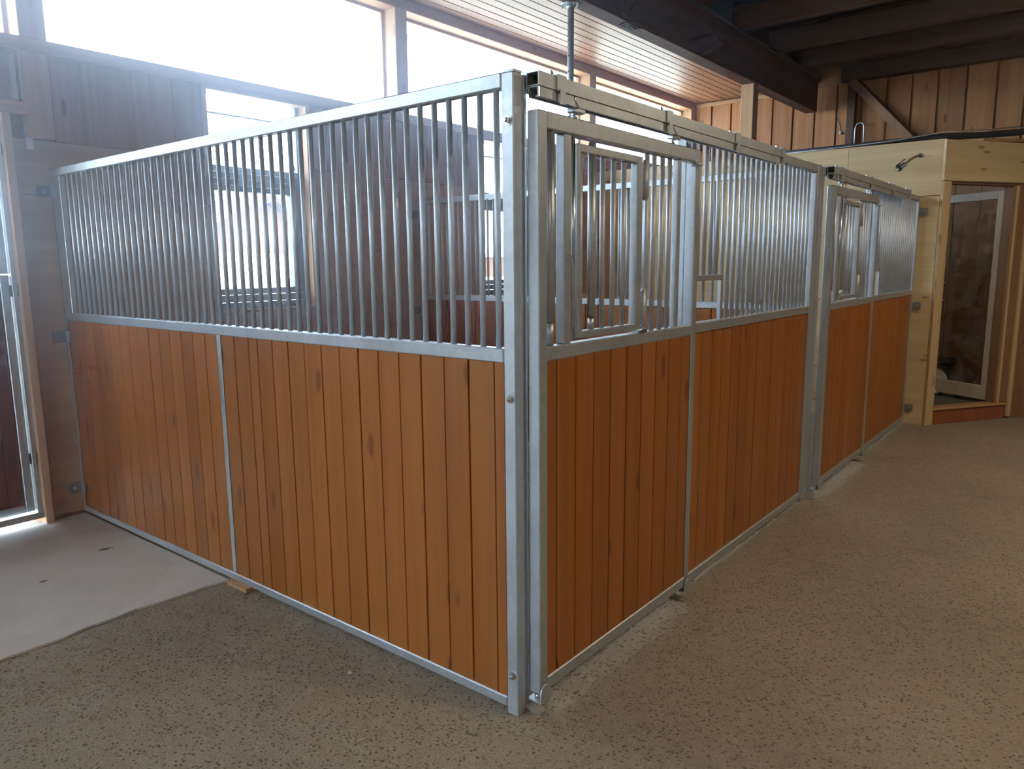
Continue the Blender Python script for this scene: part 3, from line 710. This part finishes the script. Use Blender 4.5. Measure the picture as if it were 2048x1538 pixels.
# ------------------------------------------------------------------ plywood cabin at the end of the aisle
cw = root('wall_cabin', (0.0, 6.46, 0), 'pale spruce plywood cabin wall closing the far stall', 'wall', kind='structure')
CY = 6.46
for x0, x1, z0, z1, p in ((-3.79, -2.43, 0.0, 2.83, 0), (-2.427, -0.703, 0.0, 2.83, 0), (-0.70, 0.185, 2.30, 2.83, 0.0), (-0.70, 0.165, 0.0, 2.296, 0.012)):
    box('panel', x0, x1, CY + p, CY + 0.035, z0, z1, 'plyX', cw, 0.0015)
C0 = Vector((0.19, 6.462, 0)); D = Vector((0.5555, 0.8315, 0)).normalized(); NRM = Vector((D.y, -D.x, 0))   # outward normal of the slanted front
ang = math.atan2(D.y, D.x)
cabroot = root('wall_cabin_front', C0, 'slanted plywood cabin front with a doorway', 'wall', kind='structure')
def dbox(name, t0, t1, n0, n1, z0, z1, mat, parent, bevel=0.003):
    """box in the slanted frame: t along the front, n inward depth"""
    me = box_mesh(t1 - t0, n1 - n0, z1 - z0, bevel, mat)
    p = C0 + D * t0 - NRM * n0 + Vector((0, 0, z0))
    return link(name, me, None, p, parent, (0, 0, ang))
dbox('header_panel', -0.02, 1.60, -0.02, 0.012, 2.435, 2.82, 'plyX', cabroot)
dbox('corner_trim', 0.0, 0.10, -0.006, 0.03, 0.0, 2.433, 'paleZ', cabroot)
dbox('jamb', 0.098, 0.122, 0.012, 0.13, 0.02, 2.42, 'redwood', cabroot)
dbox('sill', 0.06, 1.085, 0.012, 0.13, 0.0, 0.150, 'redwood', cabroot)
dbox('threshold', 0.08, 1.085, -0.01, 0.14, 0.150, 0.172, 'spruceX', cabroot, 0.006)
dbox('lintel', 0.122, 1.02, 0.02, 0.13, 2.41, 2.434, 'brown', cabroot)
dbox('jamb_batten', 0.985, 1.015, 0.02, 0.05, 0.172, 2.41, 'paleZ', cabroot)
dbox('jamb_board', 1.015, 1.11, 0.012, 0.04, 0.172, 2.433, 'brown', cabroot)
dbox('jamb', 0.955, 0.985, 0.03, 0.14, 0.172, 2.41, 'brown', cabroot)
dbox('edge_batten', 1.112, 1.160, -0.004, 0.03, 0.02, 2.433, 'paleZ', cabroot)
dbox('side_board', 1.160, 1.60, 0.02, 0.05, 0.0, 2.433, 'brown', cabroot)
# inside of the cabin
ci = root('wall_cabin_inside', (0, 8.75, 0), 'brown boards lining the cabin interior', 'wall', kind='structure')
cf = root('floor_cabin', (-0.5, 8, 0), 'dark concrete floor inside the cabin', 'floor', kind='structure')
def slab_poly(name, pts, z0, z1, mat, parent=None):
    bm = bmesh.new(); a = [bm.verts.new((x, y, z0)) for x, y in pts]; b_ = [bm.verts.new((x, y, z1)) for x, y in pts]
    bm.faces.new(list(reversed(a))); bm.faces.new(b_)
    for i in range(len(a)): bm.faces.new([a[i], a[(i + 1) % len(a)], b_[(i + 1) % len(a)], b_[i]])
    return from_bm(name, bm, mat, parent)
def onfront(t, n): p = C0 + D * t - NRM * n; return (p.x, p.y)
slab_poly('floor_panel', [(-2.7, 6.51), onfront(0.06, 0.14), onfront(1.6, 0.14), (1.0, 9.28), (-2.7, 9.28)], 0.001, 0.14, 'cabinfloor', cf)
for k in range(9): box('board', -2.60, -2.58, 6.52 + 0.3 * k, 6.52 + 0.3 * k + 0.292, 0.14, 2.8, 'lining', ci, 0.003)
for k in range(13): box('board', -2.57 + 0.28 * k, -2.57 + 0.28 * k + 0.272, 8.75, 8.77, 0.14, 2.8, 'lining', ci, 0.003)

# cabin door standing open inwards
HG = Vector((0.632, 7.343, 0)); DD = Vector((-0.86, 0.51, 0)).normalized()
lang = math.atan2(DD.y, DD.x)
dl = root('door_2', HG + Vector((0, 0, 0.18)), 'pale framed clear-panelled cabin door standing open inwards', 'door', kind='structure')
def lbox(name, t0, t1, n0, n1, z0, z1, mat, parent, bevel=0.003):
    me = box_mesh(t1 - t0, n1 - n0, z1 - z0, bevel, mat)
    nn = Vector((-DD.y, DD.x, 0))
    return link(name, me, None, HG + DD * t0 + nn * n0 + Vector((0, 0, z0)), parent, (0, 0, lang))
lbox('stile', 0.0, 0.085, -0.02, 0.02, 0.182, 2.378, 'whitewood', dl); lbox('stile', 0.86, 0.945, -0.02, 0.02, 0.182, 2.378, 'whitewood', dl)
lbox('rail', 0.085, 0.86, -0.02, 0.02, 0.182, 0.332, 'whitewood', dl); lbox('rail', 0.085, 0.86, -0.02, 0.02, 2.293, 2.378, 'whitewood', dl)
lbox('pane', 0.085, 0.86, -0.003, 0.003, 0.332, 2.293, 'glassdoor', dl, 0)
nn = Vector((-DD.y, DD.x, 0))
for z in (0.85, 1.22, 1.42, 1.75):
    for t in (0.20, 0.62):
        p = HG + DD * (t + random.uniform(-.02, .02)) + nn * 0.004 + Vector((0, 0, z)); bolt(dl, p.x, p.y, p.z, nn, 0.011, 'screw')
bm = bmesh.new(); bm_tube(bm, [(0, 0, 0), nn * 0.045, nn * 0.05 + Vector((0, 0, 0.02)), nn * 0.05 + Vector((0, 0, 0.26)), nn * 0.045 + Vector((0, 0, 0.28)), Vector((0, 0, 0.28))], 0.009)
from_bm('handle', bm, 'zinc', dl, HG + DD * 0.655 + nn * 0.005 + Vector((0, 0, 1.0)))
for z in (0.36, 2.05):
    bm = bmesh.new(); bm_cyl(bm, (0, 0, 0), (0, 0, 0.11), 0.014, n=10); from_bm('hinge', bm, 'darksteel', dl, HG - DD * 0.025 + Vector((0, 0, z)))
bm = bmesh.new(); bm_cyl(bm, (0, 0, 0), (0, 0, 0.03), 0.03, n=12); from_bm('floor_stop', bm, 'rubber', dl, HG + DD * 0.40 - nn * 0.05 + Vector((0, 0, 0.142)))

# things behind the clear panel
tb = root('feed_tub', (-0.06, 8.02, 0.141), 'black plastic tub on the cabin floor behind the clear door panel', 'tub')
bm = bmesh.new()
prof = [(0.20, 0.0), (0.26, 0.34), (0.285, 0.345), (0.285, 0.375), (0.250, 0.375), (0.19, 0.02)]
ringsv = []
for rr_, zz in prof: ringsv.append([bm.verts.new((rr_ * math.cos(2 * math.pi * k / 24), rr_ * math.sin(2 * math.pi * k / 24), zz)) for k in range(24)])
for a, b_ in zip(ringsv, ringsv[1:]):
    for k in range(24):
        f = bm.faces.new([a[k], a[(k + 1) % 24], b_[(k + 1) % 24], b_[k]]); f.smooth = True
bm.faces.new(list(reversed(ringsv[0]))); bm.faces.new(ringsv[-1])
from_bm('tub_body', bm, 'black', tb, (-0.06, 8.02, 0.141))
box('tub_handle', 0.10, 0.22, 7.76, 7.785, 0.44, 0.47, 'black', tb, 0.006)
bm = bmesh.new()
axis = Vector((0.48, -0.80, 0.36)).normalized()
bm_cyl(bm, (0, 0, 0), axis * 0.014, 0.150, 0.158, n=36); bm_cyl(bm, axis * 0.014, axis * 0.020, 0.158, 0.135, n=36)
tag(from_bm('bucket_lid', bm, 'white', None, (0.045, 7.69, 0.295)), 'round white bucket lid leaning behind the clear door panel', 'lid')
bm = bmesh.new(); bm_box(bm, 0, 0.16, 0, 0.12, 0, 0.10)
hb = from_bm('hand_brush', bm, 'black', None, (0.33, 7.72, 0.141), 0.02); tag(hb, 'small dark brush on the cabin floor beside the tub', 'brush')
bm = bmesh.new(); bm_tube(bm, [(0, 0, 0), (0.02, -0.02, 0.06), (0.05, -0.03, 0.09)], 0.012); from_bm('grip', bm, 'zinc', hb, (0.40, 7.75, 0.23))

# dark pipe and cables lying on the cabin
bm = bmesh.new(); bm_tube(bm, [(-1.6, 6.66, 2.862), (-0.8, 6.66, 2.866), (0.12, 6.62, 2.870), (0.42, 6.98, 2.90), (0.80, 7.50, 2.96), (1.3, 8.2, 3.04)], 0.032, 10)
tag(from_bm('black_pipe', bm, 'rubber'), 'black pipe lying along the top of the plywood cabin', 'pipe')
bm = bmesh.new(); bm_tube(bm, [(-1.6, 6.56, 2.845), (-0.9, 6.55, 2.852), (-0.3, 6.54, 2.868), (0.12, 6.56, 2.905), (0.42, 6.94, 2.945), (0.80, 7.46, 3.005), (1.3, 8.16, 3.09)], 0.006, 6)
tag(from_bm('grey_cable', bm, 'galv'), 'thin grey cable running above the black pipe on the cabin', 'cable')
bm = bmesh.new(); bm_box(bm, 0, 1.0, 0, 0.12, 0, 0.03)
lo_ = from_bm('loose_board', bm, 'spruceX', None, (0.42, 7.02, 2.842), 0.003); lo_.rotation_euler = (0, -0.03, 0.98)
tag(lo_, 'loose pale board lying on top of the cabin front', 'board')
tag(slab_poly('ceiling_cabin', [(-3.79, 6.497), onfront(0.0, 0.014), onfront(1.6, 0.014), onfront(1.6, 0.4), onfront(0.2, 0.4), (-3.79, 6.9)], 2.79, 2.822, 'brown'), 'narrow top board along the edge of the cabin', 'ceiling', kind='structure')

# water tap on the cabin wall
tp = root('water_tap', (-0.03, CY, 2.69), 'copper pipe stub with grey ball valve on the plywood cabin wall', 'tap')
T0 = Vector((-0.03, CY, 2.69)); T1 = Vector((-0.135, 6.32, 2.605)); T2 = Vector((-0.195, 6.25, 2.545))
bm = bmesh.new(); bm_cyl(bm, (0, 0, 0), (0, -0.006, 0), 0.022, n=14); from_bm('rosette', bm, 'darksteel', tp, T0)
bm = bmesh.new(); bm_tube(bm, [(0, 0, 0), (-0.012, -0.045, -0.003), (-0.05, -0.095, -0.03), T1 - T0], 0.011); from_bm('pipe', bm, 'copper', tp, T0)
dv = (T2 - T1).normalized()
bm = bmesh.new(); bm_cyl(bm, (0, 0, 0), dv * 0.022, 0.026, n=6); bm_cyl(bm, dv * 0.022, dv * 0.05, 0.022, 0.027, n=14); bm_cyl(bm, dv * 0.05, dv * 0.07, 0.027, n=14)
vb_ = from_bm('valve_body', bm, 'brass', tp, T1)
bm = bmesh.new(); bm_cyl(bm, dv * 0.070, dv * 0.084, 0.030, n=14); from_bm('seal', bm, 'rubber', vb_, T1)
bm = bmesh.new(); bm_cyl(bm, dv * 0.084, dv * 0.115, 0.024, 0.022, n=14); from_bm('hose_coupling', bm, 'zinc', vb_, T1)
up = Vector((-0.02, -0.01, 0.03)); bm = bmesh.new(); bm_tube(bm, [dv * 0.04, dv * 0.04 + up, dv * 0.01 + up * 1.1 + Vector((0.03, 0, 0.02))], 0.006, 6)
bm_tube(bm, [dv * 0.04 + up * .95, dv * 0.085 + up * 0.9], 0.007, 6); from_bm('lever', bm, 'darksteel', vb_, T1)

# ------------------------------------------------------------------ small things on the floor
bm = bmesh.new(); bm_box(bm, 0, 0.185, 0, 0.09, 0, 0.024)
tag(from_bm('wooden_shim', bm, 'spruceX', None, (-1.955, -0.030, 0.0015), 0.002), 'small wooden shim under the bottom rail of the near partition', 'shim')
def leaf_obj(x, y, z, s, label):
    bm = bmesh.new(); pts = [(-1, 0, 0.02), (-0.4, 0.32, 0.10), (0.3, 0.36, 0.05), (1, 0.05, 0.12), (0.35, -0.34, 0.02), (-0.45, -0.28, 0.08)]
    v = [bm.verts.new((a * s, b_ * s, c * s)) for a, b_, c in pts]; v2 = [bm.verts.new((a * s, b_ * s, c * s + 0.0012)) for a, b_, c in pts]
    bm.faces.new(list(reversed(v))); bm.faces.new(v2)
    for i in range(6): bm.faces.new([v[i], v[(i + 1) % 6], v2[(i + 1) % 6], v2[i]])
    o = from_bm('dry_leaf', bm, 'leaf', None, (x, y, z)); tag(o, label, 'leaf', 'dead leaves on the slab'); o.rotation_euler = (0, 0, random.uniform(0, 3))
    stem = bmesh.new(); bm_tube(stem, [(0.9 * s, 0.04 * s, 0.1 * s), (1.4 * s, 0.12 * s, 0.05 * s)], 0.0012, 5)
    from_bm('stem', stem, 'leaf', o, (x, y, z))
leaf_obj(-2.971, -0.222, 0.0125, 0.035, 'dry curled leaf on the pale slab near the partition')
leaf_obj(-2.755, -0.634, 0.0125, 0.016, 'tiny dry leaf on the pale slab at the left edge')
for i, (x, y, lab) in enumerate(((-0.564, -0.418, 'short straw on the rough floor below the partition'), (-0.358, -0.411, 'curved straw on the rough floor nearest the corner post'), (-1.036, -0.787, 'thin straw on the rough floor at lower left'))):
    bm = bmesh.new(); a = random.uniform(0, 3); c = 0.03 if i != 1 else 0.06
    bm_tube(bm, [(-c * math.cos(a), -c * math.sin(a), 0), (0.008, -0.006, 0.003), (c * math.cos(a), c * math.sin(a), 0.001)], 0.0014, 5)
    tag(from_bm('straw', bm, 'straw', None, (x, y, 0.0025)), lab, 'straw', 'straws on the floor')
bm = bmesh.new(); bmesh.ops.create_icosphere(bm, subdivisions=1, radius=0.011)
for v in bm.verts: v.co = Vector((v.co.x * 1.2, v.co.y, v.co.z * 0.5)) + Vector((random.uniform(-.002, .002), random.uniform(-.002, .002), 0))
tag(from_bm('pebble', bm, 'stone', None, (-0.741, -0.19, 0.005)), 'pale pebble on the rough floor below the partition', 'pebble')

# ------------------------------------------------------------------ outside
hs = root('neighbour_house', (-19, 9.6, -0.12), 'neighbouring house with timber gable and red roof outside the window', 'building')
def gable(name, ys, zs, x0, x1, mat):
    bm = bmesh.new(); a = [bm.verts.new((x0, y, z)) for y, z in zip(ys, zs)]; b_ = [bm.verts.new((x1, y, z)) for y, z in zip(ys, zs)]
    bm.faces.new(a); bm.faces.new(list(reversed(b_)))
    for i in range(len(a)): bm.faces.new([a[i], a[(i + 1) % len(a)], b_[(i + 1) % len(a)], b_[i]])
    return from_bm(name, bm, mat, hs)
gable('gable_wall', (6.6, 12.6, 12.6, 9.6, 6.6), (2.0, 2.0, 1.58 + 0.45, 3.30, 1.58 + 0.45), -23.0, -16.05, 'housewood')
gable('ground_storey', (6.6, 12.6, 12.6, 6.6), (-0.12, -0.12, 2.0, 2.0), -23.0, -16.0, 'plaster')
gable('roof_slope', (9.6, 6.2, 6.2, 9.6), (3.34, 1.72, 1.86, 3.50), -23.2, -15.6, 'tiles')
gable('roof_slope', (9.6, 13.0, 13.0, 9.6), (3.34, 1.72, 1.86, 3.50), -23.2, -15.6, 'tiles')
sh = root('garden_shed', (-16, 21, -0.12), 'brown timber shed outside the far stall window', 'building')
def shp(name, x0, x1, y0, y1, z0, z1, mat): return box(name, x0, x1, y0, y1, z0, z1, mat, sh)
shp('shed_base', -19, -16.0, 17.5, 25, -0.12, 1.2, 'plaster'); shp('shed_wall', -19, -16.02, 17.6, 24.9, 1.2, 1.9, 'housewood'); shp('shed_roof', -19.3, -15.6, 17.2, 25.3, 1.9, 2.05, 'plaster')

# ------------------------------------------------------------------ assumed, unseen lamps added over the aisle for warm light (out of the photo, behind and beside the camera)
for i, (x, y, lab) in enumerate(((2.9, -3.4, 'assumed pendant aisle lamp behind the photographer'), (2.9, 1.2, 'assumed pendant aisle lamp beside the photographer'), (2.3, 5.0, 'assumed pendant aisle lamp nearest the cabin'))):
    lr = root('assumed_aisle_lamp', (x, y, 4.18), lab, 'lamp', 'assumed aisle lamps')
    bar(x, y, 3.72, 4.185, 0.008, 'stem', 'darksteel', lr)
    bm = bmesh.new(); bm_cyl(bm, (0, 0, 0), (0, 0, 0.16), 0.20, 0.05, n=24, caps=False)
    from_bm('shade', bm, 'darksteel', lr, (x, y, 3.56))
    ld = bpy.data.lights.new('assumed_lamp_light', 'AREA'); ld.shape = 'DISK'; ld.size = 0.34; ld.energy = ASSUMED_LAMP_POWER * (1.0, 1.0, 0.85)[i]; ld.color = (1.0, 0.85, 0.63)
    lo2 = bpy.data.objects.new('assumed_lamp_light', ld); COL.objects.link(lo2); lo2.parent = lr; lo2.location = (0, 0, -0.62)

# ------------------------------------------------------------------ added haze volume standing in for the lens glare
mt = bpy.data.materials.new('glare_veil'); mt.use_nodes = True
nt = mt.node_tree; nt.nodes.remove(nt.nodes['Principled BSDF'])
vs = nt.nodes.new('ShaderNodeVolumeScatter'); vs.inputs['Density'].default_value = 0.020; vs.inputs['Anisotropy'].default_value = 0.84
vs.inputs['Color'].default_value = (0.74, 0.86, 1.0, 1)
nt.links.new(vs.outputs[0], nt.nodes['Material Output'].inputs['Volume'])
tc = nt.nodes.new('ShaderNodeTexCoord'); sx = nt.nodes.new('ShaderNodeSeparateXYZ'); nt.links.new(tc.outputs['Object'], sx.inputs[0])
def mrange(src, a, b_, lo, hi):
    r_ = nt.nodes.new('ShaderNodeMapRange'); r_.interpolation_type = 'SMOOTHSTEP'
    for k_, v_ in (('From Min', a), ('From Max', b_), ('To Min', lo), ('To Max', hi)): r_.inputs[k_].default_value = v_
    nt.links.new(src, r_.inputs['Value']); return r_.outputs[0]
# glare veil is shaped thickest along the outer wall beside the split door
mul_ = nt.nodes.new('ShaderNodeMath'); mul_.operation = 'MULTIPLY'
nt.links.new(mrange(sx.outputs['X'], -3.6, -0.3, 0.125, 0.006), mul_.inputs[0]); nt.links.new(mrange(sx.outputs['Y'], 0.0, 4.5, 1.0, 0.06), mul_.inputs[1])
nt.links.new(mul_.outputs[0], vs.inputs['Density'])
S.cycles.volume_step_rate = 5.0; S.cycles.volume_max_steps = 32
M['air'] = mt
bm = bmesh.new(); bm_box(bm, -4.7, 4.7, -7.4, 9.8, -0.25, 5.3)
tag(from_bm('glare_veil', bm, 'air'), 'added haze volume imitating pale lens glare over the window wall', 'haze', kind='stuff')
